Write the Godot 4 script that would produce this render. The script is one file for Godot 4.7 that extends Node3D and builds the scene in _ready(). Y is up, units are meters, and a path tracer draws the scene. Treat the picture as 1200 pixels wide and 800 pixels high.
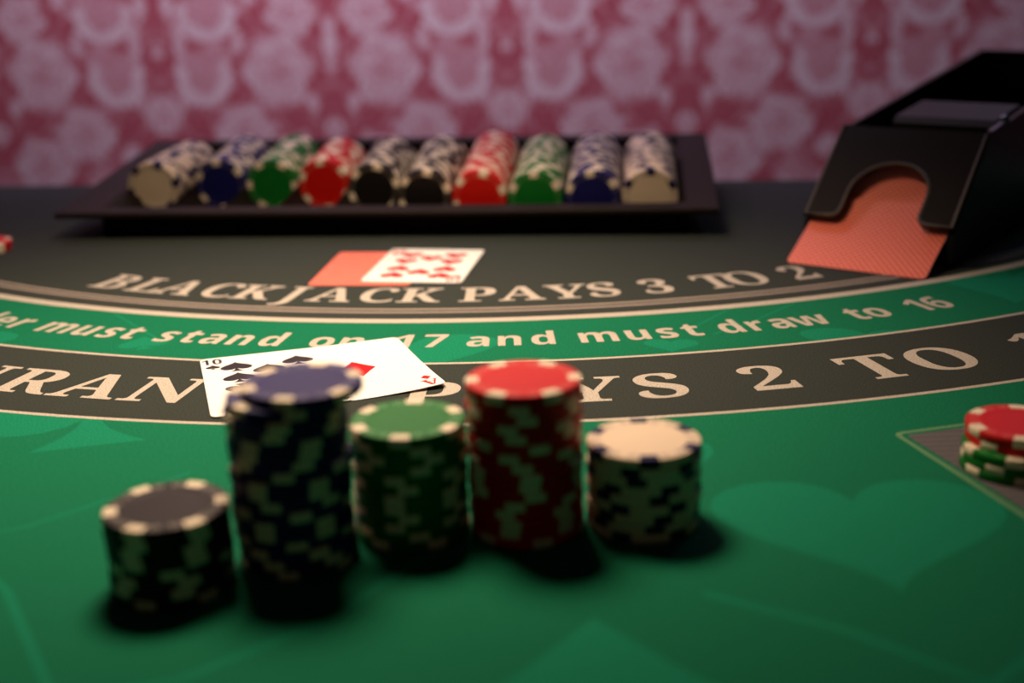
extends Node3D
# A blackjack table by lamplight. Lengths below are millimetres measured on the table: x to the right, y up, z away from the eye.

const D := 39.4        # chip diameter
const T := 3.4         # chip thickness
const CX := -4.04      # centre of the printed arcs
const CZ := 1272.3
var rng := RandomNumberGenerator.new()
var used := {}
var M := {}
var chip_meshes := {}
var protos := {}
var table_outline := PackedVector2Array()

func _ready() -> void:
	rng.seed = 7
	camera_and_light()
	materials()
	room()
	table()
	chip_tray()
	near_stacks()
	cards()
	dealing_shoe()

# ------------------------------------------------------------------ camera, light
func camera_and_light() -> void:
	var cam := Camera3D.new()
	cam.name = "camera"
	cam.keep_aspect = Camera3D.KEEP_HEIGHT
	cam.near = 0.02
	cam.far = 20.0
	var at := CameraAttributesPhysical.new()
	at.frustum_focal_length = 45.0
	at.frustum_focus_distance = 0.605
	at.frustum_near = 0.02
	at.frustum_far = 20.0
	at.exposure_aperture = 4.6
	cam.attributes = at
	add_child(cam)
	cam.fov = rad_to_deg(2.0 * atan(400.0 / 1500.0))
	cam.position = mm(0, 192.6, 0)
	cam.basis = Basis(Vector3.RIGHT, -0.296968) * Basis(Vector3.BACK, -0.0289553)
	cam.current = true
	var we := WorldEnvironment.new()
	we.name = "environment"
	var e := Environment.new()
	e.background_mode = Environment.BG_COLOR
	e.background_color = Color(0, 0, 0)
	e.tonemap_mode = Environment.TONE_MAPPER_LINEAR
	e.tonemap_exposure = 1.0
	e.sdfgi_enabled = true
	e.ssao_enabled = true
	e.ssil_enabled = true
	we.environment = e
	add_child(we)
	# the warm lamp that hangs over the table
	var lamp := SpotLight3D.new()
	lamp.name = "table_lamp_beam"
	lamp.light_color = Color(1.0, 0.905, 0.765)
	lamp.light_energy = 0.60
	lamp.light_size = 0.10
	lamp.spot_angle = 49.0
	lamp.spot_angle_attenuation = 1.0
	lamp.spot_range = 8.0
	lamp.spot_attenuation = 2.0
	lamp.shadow_enabled = true
	add_child(lamp)
	lamp.look_at_from_position(mm(-98, 488, 672), mm(-116, 0, 618), Vector3.FORWARD)
	# the violet-blue light of the room: unseen area lights, one added to wash the wall, one from the right
	area_light("added_wall_wash", mm(-300, 820, 1480), mm(-150, 330, 2000), Vector2(0.9, 0.3), Color(0.91, 0.86, 0.98), 1.5)
	area_light("side_cool_light", mm(700, 900, 1500), mm(120, 0, 600), Vector2(0.25, 0.25), Color(0.68, 0.85, 1.0), 0.08)
	area_light("viewer_side_fill", mm(-200, 1000, -700), mm(0, 0, 500), Vector2(0.6, 0.3), Color(1.0, 0.86, 0.72), 0.02)  # unseen warm fill, added to lift the dark fronts of the stacks

func area_light(called: String, from: Vector3, to: Vector3, size: Vector2, col: Color, energy: float) -> void:
	var l := AreaLight3D.new()
	l.name = called
	l.area_size = size
	l.light_color = col
	l.light_energy = energy
	l.area_range = 8.0
	l.area_attenuation = 2.0
	l.shadow_enabled = true
	add_child(l)
	l.look_at_from_position(from, to, Vector3.UP)

# ------------------------------------------------------------------ helpers
func mm(x: float, y: float, z: float) -> Vector3:
	return Vector3(x, y, -z) * 0.001

func numbered(called: String) -> String:
	var n: int = used.get(called, 0)
	used[called] = n + 1
	return called if n == 0 else "%s_%03d" % [called, n]

func thing(called: String, label: String, category: String, group := "") -> Node3D:
	var o := Node3D.new()
	o.name = numbered(called)
	add_child(o, true)
	tag(o, label, category, group)
	return o

func tag(o: Node, label: String, category: String, group := "") -> void:
	o.set_meta("label", label)
	o.set_meta("category", category)
	if group:
		o.set_meta("group", group)

func put(called: String, mesh: Mesh, mat: Material, parent: Node, where := Vector3.ZERO) -> MeshInstance3D:
	var o := MeshInstance3D.new()
	o.name = called
	o.mesh = mesh
	if mat:
		o.material_override = mat
	o.position = where
	parent.add_child(o, true)
	return o

func begin() -> SurfaceTool:
	var st := SurfaceTool.new()
	st.begin(Mesh.PRIMITIVE_TRIANGLES)
	return st

func done(st: SurfaceTool) -> ArrayMesh:
	st.generate_normals()
	return st.commit()

# one quad, corners clockwise seen from its front
func quad(st: SurfaceTool, a: Vector3, b: Vector3, c: Vector3, d: Vector3, smooth := -1) -> void:
	st.set_smooth_group(smooth)
	for v in [a, b, c, a, c, d]:
		st.add_vertex(v)

# a flat polygon given as (x, z) millimetres, extruded from height y0 to y1
func plate(poly: PackedVector2Array, y0: float, y1: float) -> ArrayMesh:
	var st := begin()
	add_plate(st, poly, y0, y1)
	return done(st)

func add_plate(st: SurfaceTool, poly: PackedVector2Array, y0: float, y1: float) -> void:
	var p := poly
	if Geometry2D.is_polygon_clockwise(p):
		p = p.duplicate()
		p.reverse()
	st.set_smooth_group(-1)
	var ix := Geometry2D.triangulate_polygon(p)
	for k in range(0, ix.size(), 3):
		var a := p[ix[k]]
		var b := p[ix[k + 1]]
		var c := p[ix[k + 2]]
		if (b - a).cross(c - a) > 0:
			var s := b
			b = c
			c = s
		for q in [a, b, c]:
			st.add_vertex(mm(q.x, y1, q.y))
		if y1 - y0 > 0.2:
			for q in [a, c, b]:
				st.add_vertex(mm(q.x, y0, q.y))
	if y1 - y0 > 0.005:
		for i in p.size():
			var a := p[i]
			var b := p[(i + 1) % p.size()]
			quad(st, mm(a.x, y1, a.y), mm(b.x, y1, b.y), mm(b.x, y0, b.y), mm(a.x, y0, a.y))

# a closed profile (u, v) extruded along one axis; the basis columns give u, v and the direction of the extrusion
func prism(st: SurfaceTool, prof: PackedVector2Array, fr: Transform3D, w0: float, w1: float) -> void:
	var p := prof
	if not Geometry2D.is_polygon_clockwise(p):
		p = p.duplicate()
		p.reverse()
	var flip := fr.basis.determinant() < 0
	var ix := Geometry2D.triangulate_polygon(p)
	st.set_smooth_group(-1)
	for k in range(0, ix.size(), 3):
		var t := [p[ix[k]], p[ix[k + 1]], p[ix[k + 2]]]
		if (t[1] - t[0]).cross(t[2] - t[0]) > 0:
			t = [t[0], t[2], t[1]]
		for q in ([t[0], t[2], t[1]] if flip else t):
			st.add_vertex(fr * Vector3(q.x, q.y, w1))
		for q in (t if flip else [t[0], t[2], t[1]]):
			st.add_vertex(fr * Vector3(q.x, q.y, w0))
	for i in p.size():
		var a := p[i]
		var b := p[(i + 1) % p.size()]
		var c := [fr * Vector3(a.x, a.y, w0), fr * Vector3(b.x, b.y, w0), fr * Vector3(b.x, b.y, w1), fr * Vector3(a.x, a.y, w1)]
		if flip:
			c.reverse()
		quad(st, c[3], c[2], c[1], c[0])

func box(st: SurfaceTool, lo: Vector3, hi: Vector3, fr := Transform3D()) -> void:
	prism(st, PackedVector2Array([Vector2(lo.x, lo.y), Vector2(hi.x, lo.y), Vector2(hi.x, hi.y), Vector2(lo.x, hi.y)]), fr, lo.z, hi.z)

func ordinal(n: int) -> String:
	var low := ["", "first", "second", "third", "fourth", "fifth", "sixth", "seventh", "eighth", "ninth", "tenth", "eleventh", "twelfth", "thirteenth", "fourteenth", "fifteenth", "sixteenth", "seventeenth", "eighteenth", "nineteenth"]
	if n < 20:
		return low[n]
	if n % 10 == 0:
		return {20: "twentieth", 30: "thirtieth", 40: "fortieth"}[n]
	return {2: "twenty-", 3: "thirty-", 4: "forty-"}[n / 10] + low[n % 10]

# ------------------------------------------------------------------ materials
func plain(col: Color, rough: float, spec := 0.5) -> StandardMaterial3D:
	var m := StandardMaterial3D.new()
	m.albedo_color = col
	m.roughness = rough
	m.metallic_specular = spec
	return m

func noise_picture(size: int, freq: float, lo: float, hi: float, seed_: int) -> ImageTexture:
	var n := FastNoiseLite.new()
	n.seed = seed_
	n.noise_type = FastNoiseLite.TYPE_SIMPLEX_SMOOTH
	n.frequency = freq
	n.fractal_octaves = 4
	n.fractal_gain = 0.6
	var src := n.get_seamless_image(size, size)
	var im := Image.create(size, size, false, Image.FORMAT_RGB8)
	for y in size:
		for x in size:
			var v := lerpf(lo, hi, src.get_pixel(x, y).r)
			im.set_pixel(x, y, Color(v, v, v))
	return ImageTexture.create_from_image(im)

func materials() -> void:
	var weave := noise_picture(256, 0.14, 0.58, 1.0, 3)
	var bumps := noise_picture(256, 0.16, 0.0, 1.0, 11)
	for f in [["felt", Color(0.07, 0.51, 0.362)], ["felt_pale", Color(0.08, 0.585, 0.435)], ["felt_dark", Color(0.262, 0.278, 0.262)], ["felt_print", Color(0.90, 0.83, 0.78)], ["felt_grey", Color(0.50, 0.47, 0.50)], ["felt_mint", Color(0.50, 0.68, 0.50)]]:
		var m := plain(f[1], 0.92, 0.25)
		m.albedo_texture = weave
		m.heightmap_enabled = true
		m.heightmap_texture = bumps
		m.heightmap_scale = 0.005
		m.uv1_triplanar = true
		m.uv1_world_triplanar = true
		m.uv1_scale = Vector3.ONE * 26.0
		M[f[0]] = m
	M.print_dim = plain(Color(0.62, 0.55, 0.52), 0.9, 0.25)
	M.cream = plain(Color(0.93, 0.86, 0.76), 0.5)
	M.card = plain(Color(0.96, 0.93, 0.91), 0.42)
	M.ink = plain(Color(0.03, 0.03, 0.035), 0.5)
	M.red_ink = plain(Color(0.72, 0.03, 0.035), 0.55, 0.3)
	M.edge = plain(Color(0.10, 0.06, 0.045), 0.45)
	M.wood = plain(Color(0.16, 0.09, 0.05), 0.4)
	M.plastic = plain(Color(0.13, 0.095, 0.085), 0.6, 0.22)
	M.shoe = plain(Color(0.045, 0.038, 0.036), 0.32, 0.5)
	M.shoe_plate = plain(Color(0.125, 0.088, 0.068), 0.42, 0.2)
	M.shoe_rim_glint = plain(Color(0.31, 0.25, 0.195), 0.45, 0.4)  # paler than the plate, to paint in the highlight on its edges
	M.sled = plain(Color(0.24, 0.20, 0.205), 0.5, 0.4)
	M.steel = plain(Color(0.55, 0.55, 0.6), 0.3, 0.5)
	M.steel.metallic = 0.8
	M.card_back = plain(Color.WHITE, 0.45)
	M.card_back.albedo_texture = back_picture()
	M.card_back.texture_filter = BaseMaterial3D.TEXTURE_FILTER_LINEAR_WITH_MIPMAPS

# the print on the back of a card: coral red under a fine pale lattice
func back_picture() -> ImageTexture:
	var im := Image.create(512, 716, false, Image.FORMAT_RGB8)
	var red := Color(0.87, 0.155, 0.08)
	var pale := Color(1.0, 0.68, 0.56)
	var n := 15.0
	for y in 716:
		for x in 512:
			var u := x / 512.0 * n
			var v := y / 512.0 * n
			var p: float = absf(fposmod(u + v, 1.0) - 0.5)
			var q: float = absf(fposmod(u - v, 1.0) - 0.5)
			var k: float = smoothstep(0.30, 0.40, maxf(p, q))
			im.set_pixel(x, y, red.lerp(pale, k * 0.85))
	im.generate_mipmaps()
	return ImageTexture.create_from_image(im)

# ------------------------------------------------------------------ the room
# damask wallpaper: roses, crescent sprays and buds mirrored about two kinds of axis; 0.544 m wide, 0.56 m high
func wallpaper_picture() -> ImageTexture:
	var w := 512
	var h := 540
	var im := Image.create(w, h, false, Image.FORMAT_RGB8)
	var n := FastNoiseLite.new()
	n.seed = 5
	n.frequency = 0.035
	n.fractal_octaves = 3
	var ground := Color(0.58, 0.235, 0.27)
	var bloom := Color(0.755, 0.655, 0.655)
	# millimetres: across from the bud axis, down from the repeat's top, half width, half height, kind
	var blooms := [
		[188.0, 156.0, 62.0, 68.0, 0], [70.0, 160.0, 50.0, 58.0, 1], [0.0, 221.0, 32.0, 36.0, 0], [131.0, 250.0, 56.0, 52.0, 0],
		[272.0, 246.0, 18.0, 24.0, 0], [272.0, 120.0, 15.0, 60.0, 2], [0.0, 122.0, 12.0, 16.0, 2], [82.0, 68.0, 54.0, 48.0, 1], [214.0, 70.0, 46.0, 42.0, 0],
		[34.0, 110.0, 12.0, 44.0, 2], [34.0, 190.0, 12.0, 40.0, 2], [128.0, 112.0, 16.0, 26.0, 2], [22.0, 60.0, 12.0, 40.0, 2], [150.0, 40.0, 18.0, 26.0, 2], [240.0, 205.0, 14.0, 24.0, 2],
		[0.0, 310.0, 46.0, 46.0, 0], [62.0, 284.0, 20.0, 24.0, 2], [205.0, 300.0, 56.0, 54.0, 0], [92.0, 348.0, 46.0, 50.0, 1], [262.0, 350.0, 40.0, 44.0, 1],
		[160.0, 398.0, 60.0, 56.0, 0], [20.0, 408.0, 46.0, 50.0, 1], [250.0, 440.0, 40.0, 44.0, 0], [84.0, 468.0, 52.0, 46.0, 0], [180.0, 500.0, 50.0, 44.0, 1], [20.0, 520.0, 34.0, 40.0, 2], [258.0, 530.0, 36.0, 36.0, 0], [110.0, 548.0, 34.0, 30.0, 2]]
	for y in h:
		var py := y / 540.0 * 560.0
		for x in w / 2 + 1:
			var px := x / 256.0 * 272.0
			var k := 0.0
			var wx: float = px + 9.0 * n.get_noise_2d(px * 1.4 + 300.0, py * 1.4)
			var wy: float = py + 9.0 * n.get_noise_2d(px * 1.4, py * 1.4 + 700.0)
			var fine: float = n.get_noise_2d(px * 3.4 + 90.0, py * 3.4)
			for b in blooms:
				for wrap in [-560.0, 0.0, 560.0]:
					var dx: float = (wx - b[0]) / b[2]
					var dy: float = (wy - b[1] - wrap) / b[3]
					var r := sqrt(dx * dx + dy * dy)
					if r > 1.3:
						continue
					var an := atan2(dy, dx)
					var kind: int = b[4]
					var v := 0.0
					if kind == 0:      # a rose: scalloped rim, curled petals
						var rim := 0.96 + 0.07 * cos(an * 6.0 + 0.6)
						v = smoothstep(rim, rim - 0.22, r) * (0.80 + 0.55 * fine + 0.10 * cos(r * 12.0 - an * 3.0))
						v *= 0.66 + 0.34 * smoothstep(0.05, 0.5, r)
					elif kind == 1:    # a crescent spray, open at the top
						var open_ := smoothstep(-0.75, 0.25, dy + 0.35 * absf(dx))
						v = smoothstep(1.0, 0.80, r) * smoothstep(0.30, 0.62, r) * open_
						v = maxf(v, smoothstep(0.5, 0.2, absf(r - 0.55 + 0.25 * dy)) * smoothstep(0.1, 0.8, dx + 0.4) * 0.55) + 0.3 * fine
						v = maxf(v, 0.52 * smoothstep(0.95, 0.5, r))
					else:              # a bud
						v = smoothstep(1.0, 0.45, r) * 0.85
					k = maxf(k, v)
			var s: float = n.get_noise_2d(px * 2.0, py * 2.0)
			# the thin sprays between the blooms
			var lace := smoothstep(0.36, 0.0, absf(sin(px * 0.058 + 2.0 * sin(py * 0.036)) * 0.8 + s * 0.5)) * 0.42
			k = clampf(maxf(k * 0.92 + s * 0.3, lace + s * 0.15) + 0.10, 0.0, 1.0)
			var c := ground.lerp(bloom, k)
			im.set_pixel(x, y, c)
			if x > 0 and x < w / 2:
				im.set_pixel(w - x, y, c)
	im.generate_mipmaps()
	return ImageTexture.create_from_image(im)

func structure(called: String, mesh: Mesh, mat: Material) -> MeshInstance3D:
	var o := put(called, mesh, mat, self)
	o.set_meta("kind", "structure")
	return o

func room() -> void:
	var yaw := deg_to_rad(-5.0)
	var a := Vector3(cos(yaw), 0, -sin(yaw))       # along the wall, to the right
	var nrm := Vector3(sin(yaw), 0, cos(yaw))      # out of the wall, into the room
	var wallm := plain(Color(1, 1, 1), 0.75, 0.3)
	wallm.albedo_texture = wallpaper_picture()
	wallm.texture_filter = BaseMaterial3D.TEXTURE_FILTER_LINEAR_WITH_MIPMAPS
	var o := mm(0, 0, 1990)
	var st := begin()
	var lo := -0.78
	var hi := 1.75
	st.set_smooth_group(-1)
	for c in [[-2.6, hi], [2.6, hi], [2.6, lo], [-2.6, hi], [2.6, lo], [-2.6, lo]]:
		st.set_uv(Vector2((c[0] - 0.004) / 0.544, (0.180 - c[1]) / 0.560))
		st.add_vertex(o + a * c[0] + Vector3(0, c[1], 0))
	var front := o - nrm * 0.12
	for c in [[2.6, hi], [-2.6, hi], [-2.6, lo], [2.6, hi], [-2.6, lo], [2.6, lo]]:
		st.set_uv(Vector2.ZERO)
		st.add_vertex(front + a * c[0] + Vector3(0, c[1], 0))
	for s in [-2.6, 2.6]:
		var q := [o + a * s + Vector3(0, hi, 0), front + a * s + Vector3(0, hi, 0), front + a * s + Vector3(0, lo, 0), o + a * s + Vector3(0, lo, 0)]
		if s < 0:
			q.reverse()
		for k in [0, 1, 2, 0, 2, 3]:
			st.add_vertex(q[k])
	structure("wall_back", done(st), wallm)
	var dark := plain(Color(0.30, 0.24, 0.25), 0.8, 0.3)
	var carpet := plain(Color(0.12, 0.08, 0.08), 0.95, 0.2)
	for b in [["floor", Vector3(-2.4, -0.86, -2.4), Vector3(2.4, -0.76, 1.6), carpet], ["ceiling", Vector3(-2.4, 1.7, -2.4), Vector3(2.4, 1.8, 1.6), dark],
			["wall_left", Vector3(-2.5, -0.76, -2.4), Vector3(-2.4, 1.7, 1.6), dark], ["wall_right", Vector3(2.4, -0.76, -2.4), Vector3(2.5, 1.7, 1.6), dark], ["wall_front", Vector3(-2.4, -0.76, 1.6), Vector3(2.4, 1.7, 1.7), dark]]:
		var s := begin()
		box(s, b[1], b[2])
		structure(b[0], done(s), b[3])

# ------------------------------------------------------------------ the table
func arc_point(r: float, deg: float) -> Vector2:
	var f := deg_to_rad(deg)
	return Vector2(CX + r * sin(f), CZ - r * cos(f))

func ring(r0: float, r1: float, deg := 84.0) -> PackedVector2Array:
	var p := PackedVector2Array()
	for i in 113:
		p.append(arc_point(r1, lerpf(-deg, deg, i / 112.0)))
	for i in 113:
		p.append(arc_point(r0, lerpf(deg, -deg, i / 112.0)))
	return p

func clipped(p: PackedVector2Array) -> PackedVector2Array:
	var got := Geometry2D.intersect_polygons(p, table_outline)
	var best := PackedVector2Array()
	for g in got:
		if g.size() > best.size():
			best = g
	return best

# suit shapes, one unit high, pointing to +y
func suit(kind: String) -> PackedVector2Array:
	var p := PackedVector2Array()
	if kind == "diamond":
		for q in [[0.0, 0.5], [0.2, 0.22], [0.38, 0.0], [0.2, -0.22], [0.0, -0.5], [-0.2, -0.22], [-0.38, 0.0], [-0.2, 0.22]]:
			p.append(Vector2(q[0], q[1]))
		return p
	# a heart, point down
	var n := 40
	for i in n:
		var t := TAU * i / n
		var x := 16.0 * pow(sin(t), 3)
		var y := 13.0 * cos(t) - 5.0 * cos(2 * t) - 2.0 * cos(3 * t) - cos(4 * t)
		p.append(Vector2(x / 30.0, (y + 2.5) / 29.0))
	if kind == "heart":
		return p
	var s := PackedVector2Array()
	for q in p:
		s.append(Vector2(q.x * 1.02, -q.y * 0.84 + 0.10))
	var stem := PackedVector2Array()
	for i in 9:
		var t := i / 8.0
		stem.append(Vector2(0.035 + 0.20 * pow(t, 2.2), -0.16 - 0.34 * t))
	for i in 9:
		var t := 1.0 - i / 8.0
		stem.append(Vector2(-0.035 - 0.20 * pow(t, 2.2), -0.16 - 0.34 * t))
	var u := Geometry2D.merge_polygons(s, stem)
	return u[0]

func placed(p: PackedVector2Array, c: Vector2, size: Vector2, deg: float) -> PackedVector2Array:
	var out := PackedVector2Array()
	for q in p:
		out.append(c + (q * size).rotated(deg_to_rad(deg)))
	return out

func stroke(pts: Array, w: float) -> PackedVector2Array:
	var l := PackedVector2Array()
	for q in pts:
		l.append(q)
	var got := Geometry2D.offset_polyline(l, w / 2.0, Geometry2D.JOIN_ROUND, Geometry2D.END_ROUND)
	return got[0]

func glyph(ch: String, fonts: Array, weight: int) -> Dictionary:
	var key: String = ch + str(fonts[0]) + str(weight)
	if protos.has(key):
		return protos[key]
	var f := SystemFont.new()
	f.font_names = PackedStringArray(fonts)
	f.font_weight = weight
	var t := TextMesh.new()
	t.text = ch
	t.font = f
	t.font_size = 96
	t.pixel_size = 0.001
	t.depth = 0.0
	t.curve_step = 1.0
	var arr := t.get_mesh_arrays()
	var v: PackedVector3Array = arr[Mesh.ARRAY_VERTEX]
	var ix: PackedInt32Array = arr[Mesh.ARRAY_INDEX]
	var lo := Vector2(1e9, 1e9)
	var hi := -lo
	for q in v:
		lo = lo.min(Vector2(q.x, q.y))
		hi = hi.max(Vector2(q.x, q.y))
	var d := {"v": v, "i": ix, "lo": lo, "hi": hi}
	protos[key] = d
	return d

# a letter as a flat print: origin at its foot's middle, sx and sy millimetres per metre of the glyph
func letter_mesh(g: Dictionary, sx: float, sy: float, base: float) -> ArrayMesh:
	var st := begin()
	st.set_smooth_group(-1)
	var mid: float = (g.lo.x + g.hi.x) / 2.0
	var ix: PackedInt32Array = g.i
	for k in range(0, ix.size(), 3):
		var t := []
		for j in 3:
			var q: Vector3 = g.v[ix[k + j]]
			t.append(Vector3((q.x - mid) * sx, 0, -(q.y - base) * sy) * 0.001)
		if (t[1] - t[0]).cross(t[2] - t[0]).y > 0:
			t = [t[0], t[2], t[1]]
		for q in t:
			st.add_vertex(q)
	return done(st)

func arc_text(parent: Node, text: String, degs: Array, r_base: float, cap: float, widen: float, fonts: Array, weight: int, mat: Material, ref: String) -> void:
	var gr := glyph(ref, fonts, weight)
	var h: float = gr.hi.y - gr.lo.y
	var sy: float = cap / h
	var k := 0
	for ch in text:
		if ch == " ":
			continue
		var g := glyph(ch, fonts, weight)
		var me := letter_mesh(g, sy * widen, sy, gr.lo.y)
		var o := put("letter", me, mat, parent)
		var deg: float = degs[k]
		var p := arc_point(r_base, deg)
		o.position = mm(p.x, 0.10, p.y)
		o.rotation.y = deg_to_rad(deg)
		k += 1

func table() -> void:
	var t := thing("blackjack_table", "green and charcoal felt blackjack table with printed arcs and payout lettering", "gaming table")
	# half-round outline with a straight dealer's edge
	var yaw := deg_to_rad(-7.0)
	var edge_at := Vector2(-4, 1101)
	var edge_dir := Vector2(cos(yaw), sin(yaw))
	var inner := PackedVector2Array()
	var outer := PackedVector2Array()
	for pair in [[inner, 1120.0, 0.0], [outer, 1172.0, 0.0]]:
		var disc := PackedVector2Array()
		for i in 121:
			disc.append(arc_point(pair[1], lerpf(-100, 100, i / 120.0)))
		var half := PackedVector2Array([edge_at - edge_dir * 3000, edge_at + edge_dir * 3000, edge_at + edge_dir * 3000 + Vector2(0, -4000), edge_at - edge_dir * 3000 + Vector2(0, -4000)])
		var got := Geometry2D.intersect_polygons(disc, half)
		pair[0].append_array(got[0])
	table_outline = inner
	var top := put("tabletop", plate(inner, -30, 0), M.felt, t)
	var rail_poly: PackedVector2Array = Geometry2D.clip_polygons(Geometry2D.intersect_polygons(ring(1121, 1172, 90), outer)[0], PackedVector2Array())[0]
	put("armrest", plate(rail_poly, -60, 14), M.edge, t)
	var st := begin()
	box(st, Vector3(-0.22, -0.76, -0.9), Vector3(0.22, -0.70, -0.46))
	box(st, Vector3(-0.09, -0.70, -0.77), Vector3(0.09, -0.03, -0.59))
	put("pedestal", done(st), M.wood, t)
	# tone-on-tone suits and lines of the layout
	var pale := []
	pale.append(placed(suit("heart"), Vector2(119.8, 397), Vector2(97, 87), -2))
	pale.append(placed(suit("spade"), Vector2(-192, 555), Vector2(102, 118), 14))
	pale.append(placed(suit("diamond"), Vector2(22, 291), Vector2(112, 104), 0))
	pale.append(placed(suit("heart"), Vector2(-50, 612), Vector2(84, 62), 6))
	pale.append(placed(suit("heart"), Vector2(290, 712), Vector2(92, 84), -20))
	pale.append(placed(suit("heart"), Vector2(178, 612), Vector2(62, 44), -12))
	pale.append(placed(suit("spade"), Vector2(-284, 664), Vector2(30, 40), 22))
	pale.append(placed(suit("spade"), Vector2(-194, 646), Vector2(24, 24), 16))
	pale.append(placed(suit("heart"), Vector2(80, 614), Vector2(26, 22), -6))
	pale.append(placed(suit("heart"), Vector2(64, 466), Vector2(28, 40), 0))
	for p in pale:
		var q := clipped(p)
		put("suit_print", plate(q, 0.0, 0.03), M.felt_pale, top)
	for l in [[[Vector2(-200, 411), Vector2(-165, 372), Vector2(-127, 305), Vector2(-95, 316), Vector2(-60, 345), Vector2(-28, 392)], 3.0], [[Vector2(-205, 409), Vector2(-176, 420), Vector2(-128, 466)], 1.6],
			[[Vector2(58, 356), Vector2(95, 332), Vector2(126, 301), Vector2(160, 330), Vector2(200, 372)], 3.2], [[Vector2(92, 640), Vector2(128, 690), Vector2(140, 712)], 1.4], [[Vector2(104, 632), Vector2(126, 650), Vector2(160, 690)], 1.4], [[Vector2(-255, 746), Vector2(-215, 690), Vector2(-190, 655)], 1.4]]:
		put("line_print", plate(stroke(l[0], l[1]), 0.0, 0.03), M.felt_pale, top)
	# charcoal fields, then the cream lines on them
	var field := PackedVector2Array()
	for i in 121:
		field.append(arc_point(601, lerpf(-90, 90, i / 120.0)))
	put("charcoal_field", plate(clipped(field), 0.0, 0.05), M.felt_dark, top)
	put("charcoal_band", plate(clipped(ring(677, 762)), 0.0, 0.05), M.felt_dark, top)
	put("arc_line", plate(clipped(ring(576.6, 579.3)), 0.0, 0.08), M.print_dim, top)
	put("arc_line", plate(clipped(ring(582.9, 585.6)), 0.0, 0.08), M.print_dim, top)
	put("arc_line", plate(clipped(ring(597.6, 605.4)), 0.0, 0.08), M.felt_print, top)
	put("arc_line", plate(clipped(ring(675.6, 678.4)), 0.0, 0.08), M.felt_print, top)
	put("arc_line", plate(clipped(ring(760.6, 763.4)), 0.0, 0.08), M.felt_print, top)
	# lettering
	var serif := ["Droid Serif"]
	arc_text(top, "BLACK JACK PAYS 3 TO 2", [-26.3, -23.5, -21.1, -18.2, -15.7, -13.2, -10.6, -7.75, -5.1, -1.6, 1.1, 3.87, 6.13, 9.46, 13.3, 15.4, 19.1], 562.5, 31.0, 0.84, serif, 700, M.felt_print, "B")
	arc_text(top, "Dealer must stand on 17 and must draw to 16", [-31.2, -29.7, -28.3, -27.2, -26.2, -24.9, -22.6, -20.85, -19.45, -18.3, -16.3, -15.1, -13.9, -12.5, -10.95, -8.5, -7.1, -4.7, -3.2, -1.2, 0.25, 1.8, 4.36, 6.2, 7.6, 8.8, 10.68, 11.95, 13.16, 14.7, 17.2, 18.3, 20.7, 21.9], 650.0, 22.4, 0.80, ["Droid Sans"], 700, M.felt_print, "D")
	arc_text(top, "INSURANCE PAYS 2 TO 1", [-29.2, -26.9, -24.0, -21.2, -18.3, -15.6, -12.7, -9.7, -7.0, -2.7, 0.2, 3.05, 5.65, 9.7, 14.0, 16.8, 21.5], 738.5, 33.4, 1.0, serif, 700, M.felt_print, "I")
	# the betting box at the right, ruled in grey
	var e0 := Vector2(153.6, 486.6)
	var ang := 14.6
	var bx := Vector2(1, 0).rotated(deg_to_rad(ang))
	var by := Vector2(0, -1).rotated(deg_to_rad(ang))
	var wide := 78.0
	var deep := 112.0
	put("box_border", plate(rounded(e0, bx, by, wide, deep, 4.0), 0.0, 0.04), M.felt_mint, top)
	put("box_field", plate(rounded(e0 + bx * 2.2 + by * 2.2, bx, by, wide - 4.4, deep - 4.4, 2.5), 0.0, 0.06), M.felt, top)
	var field2 := rounded(e0 + bx * 4.2 + by * 4.2, bx, by, wide - 8.4, deep - 8.4, 1.5)
	put("box_shade", plate(field2, 0.0, 0.07), plain(Color(0.36, 0.33, 0.34), 0.9, 0.25), top)
	for i in 36:
		var c := e0 + by * (i * 5.2 - 30.0)
		var bar := PackedVector2Array([c - bx * 5, c + bx * 120 - by * -30.0, c + bx * 120 - by * -32.2, c - bx * 5 + by * 2.2])
		var got := Geometry2D.intersect_polygons(bar, field2)
		if got.size():
			put("rule_line", plate(got[0], 0.0, 0.09), M.felt_grey, top)

func rounded(o: Vector2, bx: Vector2, by: Vector2, w: float, d: float, r: float) -> PackedVector2Array:
	var p := PackedVector2Array()
	for c in [[r, r, 180], [w - r, r, 270], [w - r, d - r, 0], [r, d - r, 90]]:
		for i in 7:
			var a := deg_to_rad(c[2] + i * 15.0)
			p.append(o + bx * (c[0] + cos(a) * r) + by * (c[1] + sin(a) * r))
	return p

# ------------------------------------------------------------------ chips
const CHIP_COLOURS := {
	"red": [Color(0.81, 0.065, 0.02), Color(0.95, 0.86, 0.76)], "green": [Color(0.02, 0.42, 0.12), Color(0.95, 0.86, 0.76)], "blue": [Color(0.085, 0.085, 0.36), Color(0.95, 0.86, 0.76)],
	"black": [Color(0.075, 0.06, 0.065), Color(0.95, 0.86, 0.76)], "white": [Color(0.93, 0.82, 0.72), Color(0.05, 0.055, 0.26)]}

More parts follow.
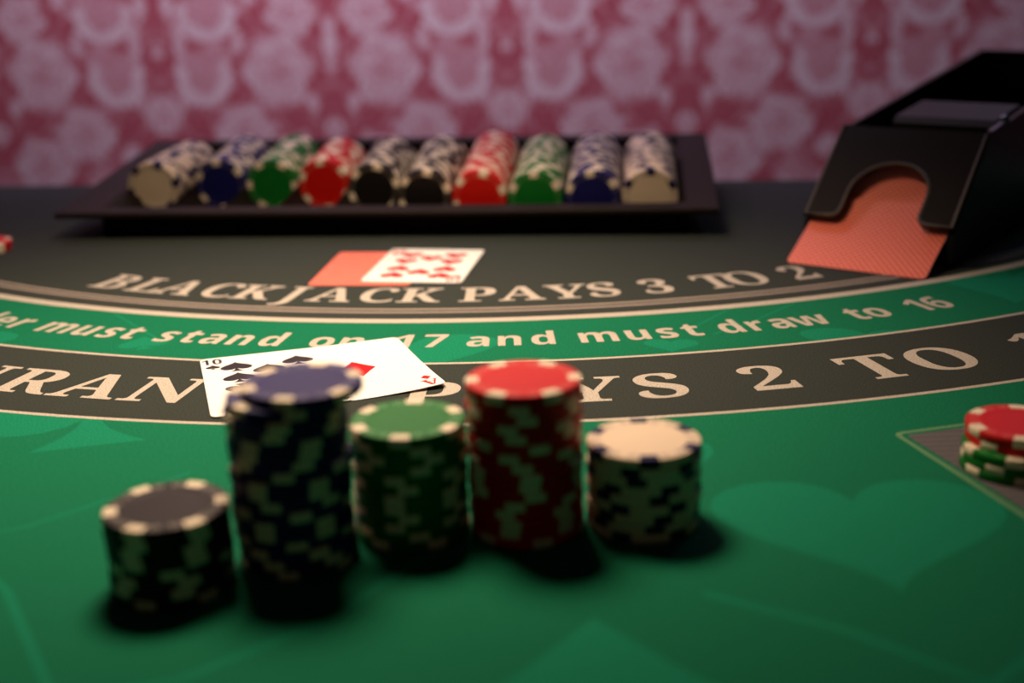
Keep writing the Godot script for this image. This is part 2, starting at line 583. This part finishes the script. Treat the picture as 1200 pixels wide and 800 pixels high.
func lathe(st: SurfaceTool, prof: Array, a0: float, a1: float, n: int) -> void:
	for i in n:
		var f0 := lerpf(a0, a1, float(i) / n)
		var f1 := lerpf(a0, a1, float(i + 1) / n)
		for k in prof.size() - 1:
			var p: Vector2 = prof[k]
			var q: Vector2 = prof[k + 1]
			var v := [Vector3(p.x * cos(f0), p.y, p.x * sin(f0)), Vector3(p.x * cos(f1), p.y, p.x * sin(f1)), Vector3(q.x * cos(f1), q.y, q.x * sin(f1)), Vector3(q.x * cos(f0), q.y, q.x * sin(f0))]
			st.set_smooth_group(-1 if absf(p.y - q.y) < 0.001 and p.y * q.y > 0 else 0)
			for t in ([[0, 1, 2], [0, 2, 3]] if p.x > 0.01 and q.x > 0.01 else ([[0, 1, 2]] if q.x > 0.01 and p.x <= 0.01 else [[0, 1, 2]])):
				if p.x <= 0.01:
					t = [0, 2, 3]
				for j in t:
					st.add_vertex(v[j] * 0.001)

func chip_shapes() -> void:
	var h := T / 2.0 - 0.02
	var r := D / 2.0 - 0.06
	var st := begin()
	lathe(st, [Vector2(0, h - 0.12), Vector2(12.6, h - 0.12), Vector2(12.9, h), Vector2(r - 0.35, h), Vector2(r, h - 0.35), Vector2(r, -h + 0.35), Vector2(r - 0.35, -h), Vector2(12.9, -h), Vector2(12.6, -h + 0.12), Vector2(0, -h + 0.12)], 0, TAU, 48)
	chip_meshes.body = done(st)
	var sp := begin()
	var hh := h + 0.02
	var rr := r + 0.03
	lathe(sp, [Vector2(15.2, hh), Vector2(rr - 0.35, hh), Vector2(rr, hh - 0.35), Vector2(rr, -hh + 0.35), Vector2(rr - 0.35, -hh), Vector2(15.2, -hh)], -0.178, 0.178, 6)
	chip_meshes.spot = done(sp)
	var il := begin()
	for s in [1.0, -1.0]:
		for i in 32:
			var f0: float = TAU * i / 32 * s
			var f1: float = TAU * (i + 1) / 32 * s
			il.set_smooth_group(-1)
			for v in [Vector3.ZERO, Vector3(cos(f0), 0, sin(f0)) * 12.4, Vector3(cos(f1), 0, sin(f1)) * 12.4]:
				il.add_vertex((v + Vector3(0, (h - 0.10) * s, 0)) * 0.001)
	chip_meshes.inlay = done(il)
	# the moulded dice between the edge spots: little square outlines with a pip
	var dm := begin()
	for i in 6:
		for e in [-0.19, 0.19]:
			var f: float = TAU * (i + 0.5) / 6 + e
			var u := Vector2(cos(f), sin(f))
			var w := Vector2(-u.y, u.x)
			var turn := 0.5 if e < 0 else -0.3
			var ux := u.rotated(turn)
			var wx := w.rotated(turn)
			var c := u * 16.6
			for s in 4:
				var d0: Vector2 = [ux, wx, -ux, -wx][s]
				var d1: Vector2 = [wx, -ux, -wx, ux][s]
				var q := [c + d0 * 1.55 - d1 * 1.55, c + d0 * 1.55 + d1 * 1.55, c + d0 * 1.15 + d1 * 1.55, c + d0 * 1.15 - d1 * 1.55]
				flat_quad(dm, q, h + 0.02)
			flat_quad(dm, [c + ux * 0.4 - wx * 0.4, c + ux * 0.4 + wx * 0.4, c - ux * 0.4 + wx * 0.4, c - ux * 0.4 - wx * 0.4], h + 0.02)
	chip_meshes.dice = done(dm)
	# the same chip as one mesh of two surfaces, for chips too small to show their parts
	for col in CHIP_COLOURS:
		var one := begin()
		one.append_from(chip_meshes.body, 0, Transform3D())
		var am: ArrayMesh = one.commit()
		var two := begin()
		for i in 6:
			two.append_from(chip_meshes.spot, 0, Transform3D(Basis(Vector3.UP, TAU * i / 6), Vector3.ZERO))
		two.commit(am)
		am.surface_set_material(0, chip_mat(col, "body"))
		am.surface_set_material(1, chip_mat(col, "spot"))
		chip_meshes["plain_" + col] = am

func flat_quad(st: SurfaceTool, q: Array, y: float) -> void:
	var v := []
	for p in q:
		v.append(Vector3(p.x, y, p.y) * 0.001)
	if (v[1] - v[0]).cross(v[2] - v[0]).y > 0:
		v.reverse()
	quad(st, v[0], v[1], v[2], v[3])

func chip_mat(col: String, part: String) -> StandardMaterial3D:
	var key := "chip_" + col + "_" + part
	if not M.has(key):
		var c: Array = CHIP_COLOURS[col]
		var base: Color = c[0]
		var m: StandardMaterial3D
		if part == "body":
			m = plain(base, 0.5, 0.34)
		elif part == "spot":
			m = plain(c[1], 0.5, 0.34)
		elif part == "inlay":
			m = plain(base.lerp(Color(0.5, 0.3, 0.25), 0.03) if col != "white" else base, 0.5, 0.34)
		else:
			m = plain(base.lerp(c[1], 0.55 if col == "black" else 0.42), 0.5)
		M[key] = m
	return M[key]

func full_chip(col: String) -> Node3D:
	var o := Node3D.new()
	put("body", chip_meshes.body, chip_mat(col, "body"), o)
	put("inlay", chip_meshes.inlay, chip_mat(col, "inlay"), o)
	put("dice_marks", chip_meshes.dice, chip_mat(col, "dice"), o)
	for i in 6:
		var s := put("edge_spot", chip_meshes.spot, chip_mat(col, "spot"), o)
		s.rotation.y = TAU * i / 6
	return o

func chip(col: String, label: String, group: String, full: bool) -> Node3D:
	var o: Node3D
	if full:
		if not protos.has("chip" + col):
			protos["chip" + col] = full_chip(col)
		o = protos["chip" + col].duplicate()
	else:
		var m := MeshInstance3D.new()
		m.mesh = chip_meshes["plain_" + col]
		o = m
	o.name = numbered(col + "_poker_chip")
	add_child(o, true)
	tag(o, label, "poker chip", group)
	return o

func stack(col: String, count: int, x: float, z: float, where: String, group: String, jitter: float, shift := Vector2.ZERO, angles := []) -> void:
	for i in count:
		var from_top := count - i
		var lab := ("topmost %s chip of %s" % [col, where]) if from_top == 1 else ("bottom %s chip of %s" % [col, where]) if i == 0 else "%s chip of %s, %s from the top" % [col, where, ordinal(from_top)]
		var o := chip(col, lab, group, true)
		var k := shift * (float(i) / maxf(1, count - 1))
		var top := from_top == 1
		o.position = mm(x + k.x + (0.0 if top else rng.randf_range(-jitter, jitter)), T * (i + 0.5), z + k.y + (0.0 if top else rng.randf_range(-jitter, jitter)))
		o.rotation.y = rng.randf_range(0, TAU)
		if top and angles.size():
			o.rotation.y = deg_to_rad(angles[0])

func near_stacks() -> void:
	stack("black", 8, -111.1, 374, "the short black stack at the front", "chips of the short black stack", 0.5, Vector2.ZERO, [12])
	stack("blue", 18, -73.6, 391, "the tall blue stack", "chips of the tall blue stack", 0.9, Vector2.ZERO, [20])
	var tip: Node3D = get_node("blue_poker_chip_%03d" % (used["blue_poker_chip"] - 1))
	tip.position = mm(-68.4, T * 17.5, 393)
	stack("green", 12, -36.4, 410, "the green stack between blue and red stacks", "chips of the green stack", 0.4, Vector2.ZERO, [26])
	stack("red", 16, 3.4, 409.5, "the tall red stack", "chips of the tall red stack", 0.35, Vector2.ZERO, [0])
	stack("white", 9, 44.3, 411, "the short white stack with navy edge spots", "chips of the short white stack", 0.5, Vector2.ZERO, [30])
	# the low mixed stack on the betting box, cut by the picture's edge
	var mixed := "the low mixed stack on the ruled betting box"
	for i in 5:
		var col := "green" if i < 3 else "red"
		var lab: String = ["bottom green chip of %s", "middle green chip of %s", "uppermost green chip of %s", "lower red chip of %s", "topmost red chip of %s"][i] % mixed
		var o := chip(col, lab, "chips of the mixed stack on the betting box", true)
		o.position = mm(190.8 - (2.0 if i < 3 else 0.0) + rng.randf_range(-0.3, 0.3), 0.1 + T * (i + 0.5), 451.0 - (3.0 if i < 3 else 0.0))
		o.rotation.y = deg_to_rad([20, 47, 8, 35, 12][i])
	for i in 2:
		var o := chip("red", ["lower red chip of the pair lying alone beyond the tray's left corner", "upper red chip of the pair lying alone beyond the tray's left corner"][i], "pair of red chips at the left", true)
		o.position = mm(-371 + i * 0.6, T * (i + 0.5), 884)
		o.rotation.y = [0.52, 0.5][i]

# ------------------------------------------------------------------ the dealer's chip tray
func tray_frame() -> Transform3D:
	var yaw := deg_to_rad(-6.0)
	var tilt := deg_to_rad(5.9)
	var a := Vector3(cos(yaw), 0, sin(yaw))
	var bh := Vector3(-sin(yaw), 0, cos(yaw))
	var b := bh * cos(tilt) + Vector3(0, sin(tilt), 0)
	var n := Vector3(-bh.x * sin(tilt), cos(tilt), -bh.z * sin(tilt))
	var o := Vector3(-326.9, 20.05, 909.9)
	# columns: along the tray, out of its rim, towards its back
	var f := func(v: Vector3): return Vector3(v.x, v.y, -v.z)
	return Transform3D(Basis(f.call(a) * 0.001, f.call(n) * 0.001, f.call(b) * 0.001), f.call(o) * 0.001)

func chip_tray() -> void:
	chip_shapes()
	var fr := tray_frame()
	var t := thing("chip_tray", "long black plastic chip tray of ten rows with a wide flat rim", "chip tray")
	var W := 474.0
	var Dp := 213.0
	var i0 := 32.0
	var i1 := 451.0
	var j0 := 15.0
	var j1 := 197.0
	# rim: four mitred strips, each 3.5 mm thick with a small lip turned down
	var st := begin()
	var corners := [Vector2(0, 0), Vector2(W, 0), Vector2(W, Dp), Vector2(0, Dp)]
	var inner := [Vector2(i0, j0), Vector2(i1, j0), Vector2(i1, j1), Vector2(i0, j1)]
	var loops := []        # (corner list, height) from the inner wall over the rim to the underside
	loops.append([inner, -21.0])
	loops.append([inner, -0.8])
	loops.append([grown(inner, 0.8), 0.0])
	loops.append([grown(corners, -1.0), 0.0])
	loops.append([corners, -1.0])
	loops.append([corners, -3.4])
	loops.append([grown(corners, -1.0), -4.2])
	loops.append([grown(inner, 2.0), -4.2])
	for k in loops.size() - 1:
		var l0: Array = loops[k][0]
		var l1: Array = loops[k + 1][0]
		var h0: float = loops[k][1]
		var h1: float = loops[k + 1][1]
		for i in 4:
			var j := (i + 1) % 4
			quad(st, fr * Vector3(l0[i].x, h0, l0[i].y), fr * Vector3(l0[j].x, h0, l0[j].y), fr * Vector3(l1[j].x, h1, l1[j].y), fr * Vector3(l1[i].x, h1, l1[i].y))
	put("rim", done(st), M.plastic, t)
	# ten round-bottomed troughs
	for i in 10:
		var c := 60.5 + 40.7 * i
		var g := begin()
		var pts := []
		for k in 13:
			var f := lerpf(PI, TAU, k / 12.0)
			pts.append(Vector2(c + cos(f) * 20.2, maxf(sin(f) * 20.2, -20.2) - 0.3))
		if i == 0:
			pts[0].x = i0
		if i == 9:
			pts[12].x = i1
		for k in 12:
			quad(g, fr * Vector3(pts[k].x, pts[k].y, j0), fr * Vector3(pts[k].x, pts[k].y, j1), fr * Vector3(pts[k + 1].x, pts[k + 1].y, j1), fr * Vector3(pts[k + 1].x, pts[k + 1].y, j0), 0)
		put("trough", done(g), M.plastic, t)
	# the case under the troughs, flat on the table
	var cs := begin()
	var lo := []
	var hi := []
	for q in grown(inner, 2.0):
		var p: Vector3 = fr * Vector3(q.x, -4.2, q.y)
		hi.append(p)
		lo.append(Vector3(p.x, 0.0002, p.z))
	for i in 4:
		var j := (i + 1) % 4
		quad(cs, hi[i], hi[j], lo[j], lo[i])
		quad(cs, hi[j], hi[i], lo[i], lo[j])
	quad(cs, lo[0], lo[1], lo[2], lo[3])
	put("case", done(cs), M.plastic, t)
	# ten rows of chips lying on edge
	var rows := [["white", "far left white row", 60.0, 136.0], ["blue", "left blue row", 72.0, 150.0], ["green", "left green row", 70.0, 150.0], ["red", "left red row", 69.0, 138.0], ["black", "left black row", 55.0, 136.0],
		["black", "right black row", 37.0, 138.0], ["red", "right red row", 32.0, 150.0], ["green", "right green row", 28.5, 137.0], ["blue", "right blue row", 29.0, 140.0], ["white", "far right white row", 31.0, 143.0]]
	for i in 10:
		var r: Array = rows[i]
		var n := int(round((r[3] - r[2]) / T))
		for k in n:
			var lab := ("front %s chip of the %s in the chip tray" % [r[0], r[1]]) if k == 0 else ("rearmost %s chip of the %s in the chip tray" % [r[0], r[1]]) if k == n - 1 else "%s chip of the %s in the chip tray, %s from its front" % [r[0], r[1], ordinal(k + 1)]
			var o := chip(r[0], lab, "chips of the %s in the tray" % r[1], k == 0)
			var b: float = r[2] + T * (k + 0.5)
			var x := 60.5 + 40.7 * i
			var y := -0.55
			var lean := 0.0
			if i == 0:
				x -= 8.0 * (1.0 - float(k) / n)
				y += 1.6 * (1.0 - float(k) / n)
			var spin := rng.randf_range(0, TAU)
			if k == 0:
				spin = [0.2, 0.09, 0.5, 0.12, 0.3, 0.35, 0.32, 0.05, 0.1, 0.5][i] + PI / 6 * [0, 1, 1, 1, 0, 0, 0, 1, 1, 0][i]
			var basis := Basis(fr.basis.x * 1000.0, fr.basis.y * 1000.0, fr.basis.z * 1000.0).orthonormalized()
			# the chip's axis (its y) lies along the row, its printed face to the front
			var cb := Basis(basis.x, -basis.z, basis.y) if true else basis
			if cb.determinant() < 0:
				cb = Basis(-basis.x, -basis.z, basis.y)
			o.transform = Transform3D(cb * Basis(Vector3.UP, spin), fr * Vector3(x, y, b))

func grown(l: Array, by: float) -> Array:
	return [l[0] + Vector2(-by, -by), l[1] + Vector2(by, -by), l[2] + Vector2(by, by), l[3] + Vector2(-by, by)]

# ------------------------------------------------------------------ cards
# a card 63 x 88 mm with round corners; bend gives its height in millimetres at (x, y)
func card_mesh(w: float, l: float, bend: Callable) -> ArrayMesh:
	var nx := 14
	var rows := []
	var r := 3.2
	for i in 6:
		rows.append(-l / 2 + r - r * cos(PI / 2 * i / 5.0))
	for i in range(1, 14):
		rows.append(lerpf(-l / 2 + r, l / 2 - r, i / 14.0))
	for i in 6:
		rows.append(l / 2 - r + r * sin(PI / 2 * i / 5.0))
	var grid := []
	for y in rows:
		var over: float = maxf(0.0, absf(y) - (l / 2 - r))
		var half: float = w / 2 - r + sqrt(maxf(0.0, r * r - over * over))
		var line := []
		for i in nx + 1:
			line.append(Vector2(half * (2.0 * i / nx - 1.0), y))
		grid.append(line)
	var st := begin()
	var th := 0.28
	for up in [1, 0]:
		for j in rows.size() - 1:
			for i in nx:
				var q := [grid[j + 1][i], grid[j + 1][i + 1], grid[j][i + 1], grid[j][i]]
				if up == 0:
					q.reverse()
				st.set_smooth_group(1 + up)
				for k in [0, 1, 2, 0, 2, 3]:
					st.set_uv(Vector2(q[k].x / w + 0.5, 0.5 - q[k].y / l))
					st.add_vertex(Vector3(q[k].x, bend.call(q[k]) + th * up, -q[k].y) * 0.001)
	var loop := []
	for i in nx + 1:
		loop.append(grid[0][i])
	for j in range(1, rows.size()):
		loop.append(grid[j][nx])
	for i in range(nx - 1, -1, -1):
		loop.append(grid[rows.size() - 1][i])
	for j in range(rows.size() - 2, 0, -1):
		loop.append(grid[j][0])
	for i in loop.size():
		var a: Vector2 = loop[i]
		var b: Vector2 = loop[(i + 1) % loop.size()]
		st.set_smooth_group(-1)
		var v := [Vector3(a.x, bend.call(a) + th, -a.y), Vector3(b.x, bend.call(b) + th, -b.y), Vector3(b.x, bend.call(b), -b.y), Vector3(a.x, bend.call(a), -a.y)]
		for k in [0, 1, 2, 0, 2, 3]:
			st.set_uv(Vector2(0.001, 0.001))
			st.add_vertex(v[k] * 0.001)
	return done(st)

# a printed shape on a card's face
func print_on(poly: PackedVector2Array, bend: Callable, height: float) -> ArrayMesh:
	var st := begin()
	st.set_smooth_group(-1)
	var ix := Geometry2D.triangulate_polygon(poly)
	for k in range(0, ix.size(), 3):
		var t := []
		for j in 3:
			var q := poly[ix[k + j]]
			t.append(Vector3(q.x, bend.call(q) + 0.28 + height, -q.y) * 0.001)
		if (t[1] - t[0]).cross(t[2] - t[0]).y > 0:
			t.reverse()
		for v in t:
			st.add_vertex(v)
	return done(st)

func index_on(parent: Node, text: String, at: Vector2, h: float, half_turn: bool, fonts: Array, weight: int, squeeze: float, mat: Material, bend: Callable) -> void:
	var g := glyph(text, fonts, weight)
	var sy: float = h / (g.hi.y - g.lo.y)
	var st := begin()
	st.set_smooth_group(-1)
	var mid: Vector2 = (g.lo + g.hi) / 2.0
	var ix: PackedInt32Array = g.i
	for k in range(0, ix.size(), 3):
		var t := []
		for j in 3:
			var v: Vector3 = g.v[ix[k + j]]
			var q := Vector2((v.x - mid.x) * sy * squeeze, (v.y - mid.y) * sy)
			if half_turn:
				q = -q
			q += at
			t.append(Vector3(q.x, bend.call(q) + 0.28 + 0.03, -q.y) * 0.001)
		if (t[1] - t[0]).cross(t[2] - t[0]).y > 0:
			t.reverse()
		for v in t:
			st.add_vertex(v)
	put("index", done(st), mat, parent)

func face_card(label: String, group: String, kind: String, rank: String, x: float, z: float, deg: float, y: float, bend: Callable) -> Node3D:
	var t := thing("playing_card", label, "playing card", group)
	var mat: Material = M.ink if kind == "spade" else M.red_ink
	put("card_stock", card_mesh(63, 88, bend), M.card, t)
	var pips := []
	if rank == "10":
		for s in [-1, 1]:
			for r in [[-26.0, true], [-8.7, true], [8.7, false], [26.0, false]]:
				pips.append([Vector2(15.0 * s, r[0]), 15.0, r[1]])
		pips.append([Vector2(0, 17.4), 15.0, false])
		pips.append([Vector2(0, -17.4), 15.0, true])
	else:
		pips.append([Vector2.ZERO, 24.0, false])
	for s in [1, -1]:
		var flip: bool = s < 0
		pips.append([Vector2(-26.0 * s, 28.6 * s), 6.8, flip])
		index_on(t, rank, Vector2(-26.0 * s, 37.4 * s), 8.6, flip, ["Droid Sans"] if rank == "10" else ["Droid Serif"], 700, 0.82 if rank == "10" else 0.95, mat, bend)
	for p in pips:
		var poly := placed(suit(kind), p[0], Vector2(p[1], p[1]) * (Vector2(0.95, 1.0) if kind != "diamond" else Vector2(1, 1)), 180.0 if p[2] else 0.0)
		put("pip", print_on(poly, bend, 0.03), mat, t)
	t.position = mm(x, y, z)
	t.rotation.y = deg_to_rad(deg)
	return t

func back_card(label: String, group: String, place: Transform3D, bend := func(_q: Vector2) -> float: return 0.0) -> Node3D:
	var t := thing("playing_card", label, "playing card", group)
	put("card_stock", card_mesh(63, 88, bend), M.card_back, t)
	t.transform = place
	return t

func cards() -> void:
	var flat := func(_q: Vector2) -> float: return 0.0
	# the dealer's pair
	back_card("face-down card with a coral red back, tucked under the ten of hearts", "the dealer's pair of cards", Transform3D(Basis(Vector3.UP, deg_to_rad(-6.5)), mm(-87.7, 0.15, 797.8)))
	var lean := func(q: Vector2) -> float: return maxf(0.0, 0.32 - 0.006 * (q.x + 31.5))
	face_card("ten of hearts lying face up on the coral red card", "the dealer's pair of cards", "heart", "10", -54.4, 801.2, -8.8, 0.15, lean)
	# the player's pair: the ace under the ten, its near corner curled up
	var curl := func(q: Vector2) -> float:
		var s: float = maxf(0.0, (q.x - 31.5) * 0.5 - (q.y + 44.0) * 0.35 + 22.0)
		return 0.0045 * s * s
	face_card("ace of diamonds behind the blue stack, its near corner curled up off the felt", "the player's pair of cards", "diamond", "A", -75.2, 590.0, 19.7, 0.15, curl)
	var over := func(q: Vector2) -> float: return 0.34
	face_card("ten of spades behind the blue stack, lying over the ace of diamonds", "the player's pair of cards", "spade", "10", -114.2, 577.4, 15.8, 0.15, over)

# ------------------------------------------------------------------ the dealing shoe
func dealing_shoe() -> void:
	var yaw := deg_to_rad(-37.0)
	var a := Vector3(cos(yaw), 0, -sin(yaw))
	var b := Vector3(-sin(yaw), 0, -cos(yaw))
	var o := mm(173.7, 0, 780.5)
	var fr := Transform3D(Basis(b * 0.001, Vector3.UP * 0.001, a * 0.001), o)    # u back, v up, w right
	var t := thing("dealing_shoe", "black plastic card dealing shoe with an arched thumb notch in its sloping front", "card shoe")
	var L := 372.0
	var H := 103.0
	var side := PackedVector2Array([Vector2(40, 0.2), Vector2(30, 4), Vector2(34, 22), Vector2(90, 71.5), Vector2(94, 74), Vector2(L, H), Vector2(L, 0.2)])
	var w0 := -4.0
	var w1 := 92.0
	for s in [[w0, w0 + 3.5], [w1 - 3.5, w1]]:
		var st := begin()
		prism(st, side, fr, s[0], s[1])
		put("side_wall", done(st), M.shoe, t)
	var bk := begin()
	prism(bk, PackedVector2Array([Vector2(L - 4, 0.2), Vector2(L - 4, H - 0.5), Vector2(L, H), Vector2(L, 0.2)]), fr, w0 + 3.5, w1 - 3.5)
	put("back_wall", done(bk), M.shoe, t)
	var fl := begin()
	prism(fl, PackedVector2Array([Vector2(40, 0.2), Vector2(40, 14), Vector2(52, 20), Vector2(150, 4), Vector2(L - 4, 4), Vector2(L - 4, 0.2)]), fr, w0 + 3.5, w1 - 3.5)
	put("bottom", done(fl), M.shoe, t)
	# front plate with the notch: drawn flat (s to the right, q up the slope), 3 mm thick
	var q0 := Vector2(33, 23.5)
	var q1 := Vector2(91, 73.0)
	var dirq := (q1 - q0).normalized()
	var len := q0.distance_to(q1)
	var outq := Vector2(-dirq.y, dirq.x)
	var pl := Transform3D(Basis(a * 0.001, (b * dirq.x + Vector3.UP * dirq.y) * 0.001, (b * outq.x + Vector3.UP * outq.y) * 0.001), o + (b * q0.x + Vector3.UP * q0.y) * 0.001)
	var mid := (w0 + w1) / 2.0
	var nw := 24.5
	var top := 46.0
	var outline := PackedVector2Array([Vector2(w0, 0), Vector2(w0, len), Vector2(w1, len), Vector2(w1, 0)])
	var edge := PackedVector2Array()
	for i in 7:     # right lobe's rounded foot
		var f := deg_to_rad(lerpf(-90, -180, i / 6.0))
		edge.append(Vector2(mid + nw + 7 + cos(f) * 7, 7 + sin(f) * 7))
	for i in 21:
		var f := deg_to_rad(lerpf(0, 180, i / 20.0))
		edge.append(Vector2(mid + cos(f) * nw, top - nw + sin(f) * nw))
	for i in 7:
		var f := deg_to_rad(lerpf(0, -90, i / 6.0))
		edge.append(Vector2(mid - nw - 7 + cos(f) * 7, 7 + sin(f) * 7))
	outline.append_array(edge)
	var ps := begin()
	prism(ps, outline, pl, 0.0, 3.0)
	var plate_ := put("front_plate", done(ps), M.shoe_plate, t)
	# the paler rounded bead that runs round the notch, the feet and the sides; its paler colour is a painted highlight
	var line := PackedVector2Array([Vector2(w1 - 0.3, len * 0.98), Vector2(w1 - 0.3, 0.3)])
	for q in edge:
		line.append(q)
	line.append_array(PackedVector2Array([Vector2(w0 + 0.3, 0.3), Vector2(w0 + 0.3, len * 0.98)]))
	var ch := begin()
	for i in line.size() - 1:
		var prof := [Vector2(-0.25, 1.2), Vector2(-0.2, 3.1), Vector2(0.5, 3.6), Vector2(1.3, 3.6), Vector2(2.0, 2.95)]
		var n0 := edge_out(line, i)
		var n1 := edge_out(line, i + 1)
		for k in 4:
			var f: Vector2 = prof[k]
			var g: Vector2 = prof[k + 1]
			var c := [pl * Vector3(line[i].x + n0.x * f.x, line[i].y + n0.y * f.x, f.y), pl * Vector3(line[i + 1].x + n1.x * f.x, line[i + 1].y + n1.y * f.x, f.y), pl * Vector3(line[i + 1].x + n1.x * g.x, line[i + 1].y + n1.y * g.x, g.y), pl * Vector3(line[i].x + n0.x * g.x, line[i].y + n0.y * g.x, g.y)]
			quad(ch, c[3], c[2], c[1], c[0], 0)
	put("notch_glint_bead", done(ch), M.shoe_rim_glint, plate_)
	# the sled that pushes the cards forward, behind the plate
	var sl := begin()
	prism(sl, PackedVector2Array([Vector2(124, 20), Vector2(116, 75), Vector2(120, 79), Vector2(172, 83.5), Vector2(200, 50), Vector2(200, 20)]), fr, 20, w1 - 6)
	put("card_weight", done(sl), M.sled, t)
	# steel strip with a round end along the top of the right wall
	var bar := begin()
	prism(bar, PackedVector2Array([Vector2(94, 74.1), Vector2(94, 75.9), Vector2(126, 79.2), Vector2(126, 77.4)]), fr, w1 - 3.2, w1 - 0.2)
	put("edge_strip", done(bar), M.steel, t)
	var ball := SphereMesh.new()
	ball.radius = 0.003
	ball.height = 0.006
	ball.radial_segments = 16
	ball.rings = 8
	put("rivet", ball, M.steel, t, fr * Vector3(125, 79.6, w1 - 1.75))
	# the card being drawn: long side across, lying from the slot down to the felt; and the next one behind the plate
	var s29 := atan2(19.5, 34.5)
	var up := b * cos(s29) + Vector3.UP * sin(s29)
	var nn := -b * sin(s29) + Vector3.UP * cos(s29)
	var x_ax := a
	# card's x (63) runs up the slope, its y (88) across
	var place := Transform3D(Basis(up, nn, x_ax), o + up * 0.0315 + a * 0.0435 + Vector3.UP * 0.0004)
	back_card("coral red card drawn halfway out of the dealing shoe", "cards at the dealing shoe", place, func(q: Vector2) -> float: return 0.0035 * pow(maxf(0.0, q.x - 2.0), 2.0))
	var s40 := atan2(q1.y - q0.y, q1.x - q0.x)
	var up2 := b * cos(s40) + Vector3.UP * sin(s40)
	var nn2 := -b * sin(s40) + Vector3.UP * cos(s40)
	place = Transform3D(Basis(up2, nn2, x_ax), o + (b * 46.0 + Vector3.UP * 24.0) * 0.001 + up2 * 0.0315 + a * 0.0440)
	back_card("next coral red card waiting inside the dealing shoe behind its thumb notch", "cards at the dealing shoe", place)

func edge_out(e: PackedVector2Array, i: int) -> Vector2:
	var p := e[maxi(i - 1, 0)]
	var q := e[mini(i + 1, e.size() - 1)]
	var d := (q - p).normalized()
	return Vector2(d.y, -d.x)
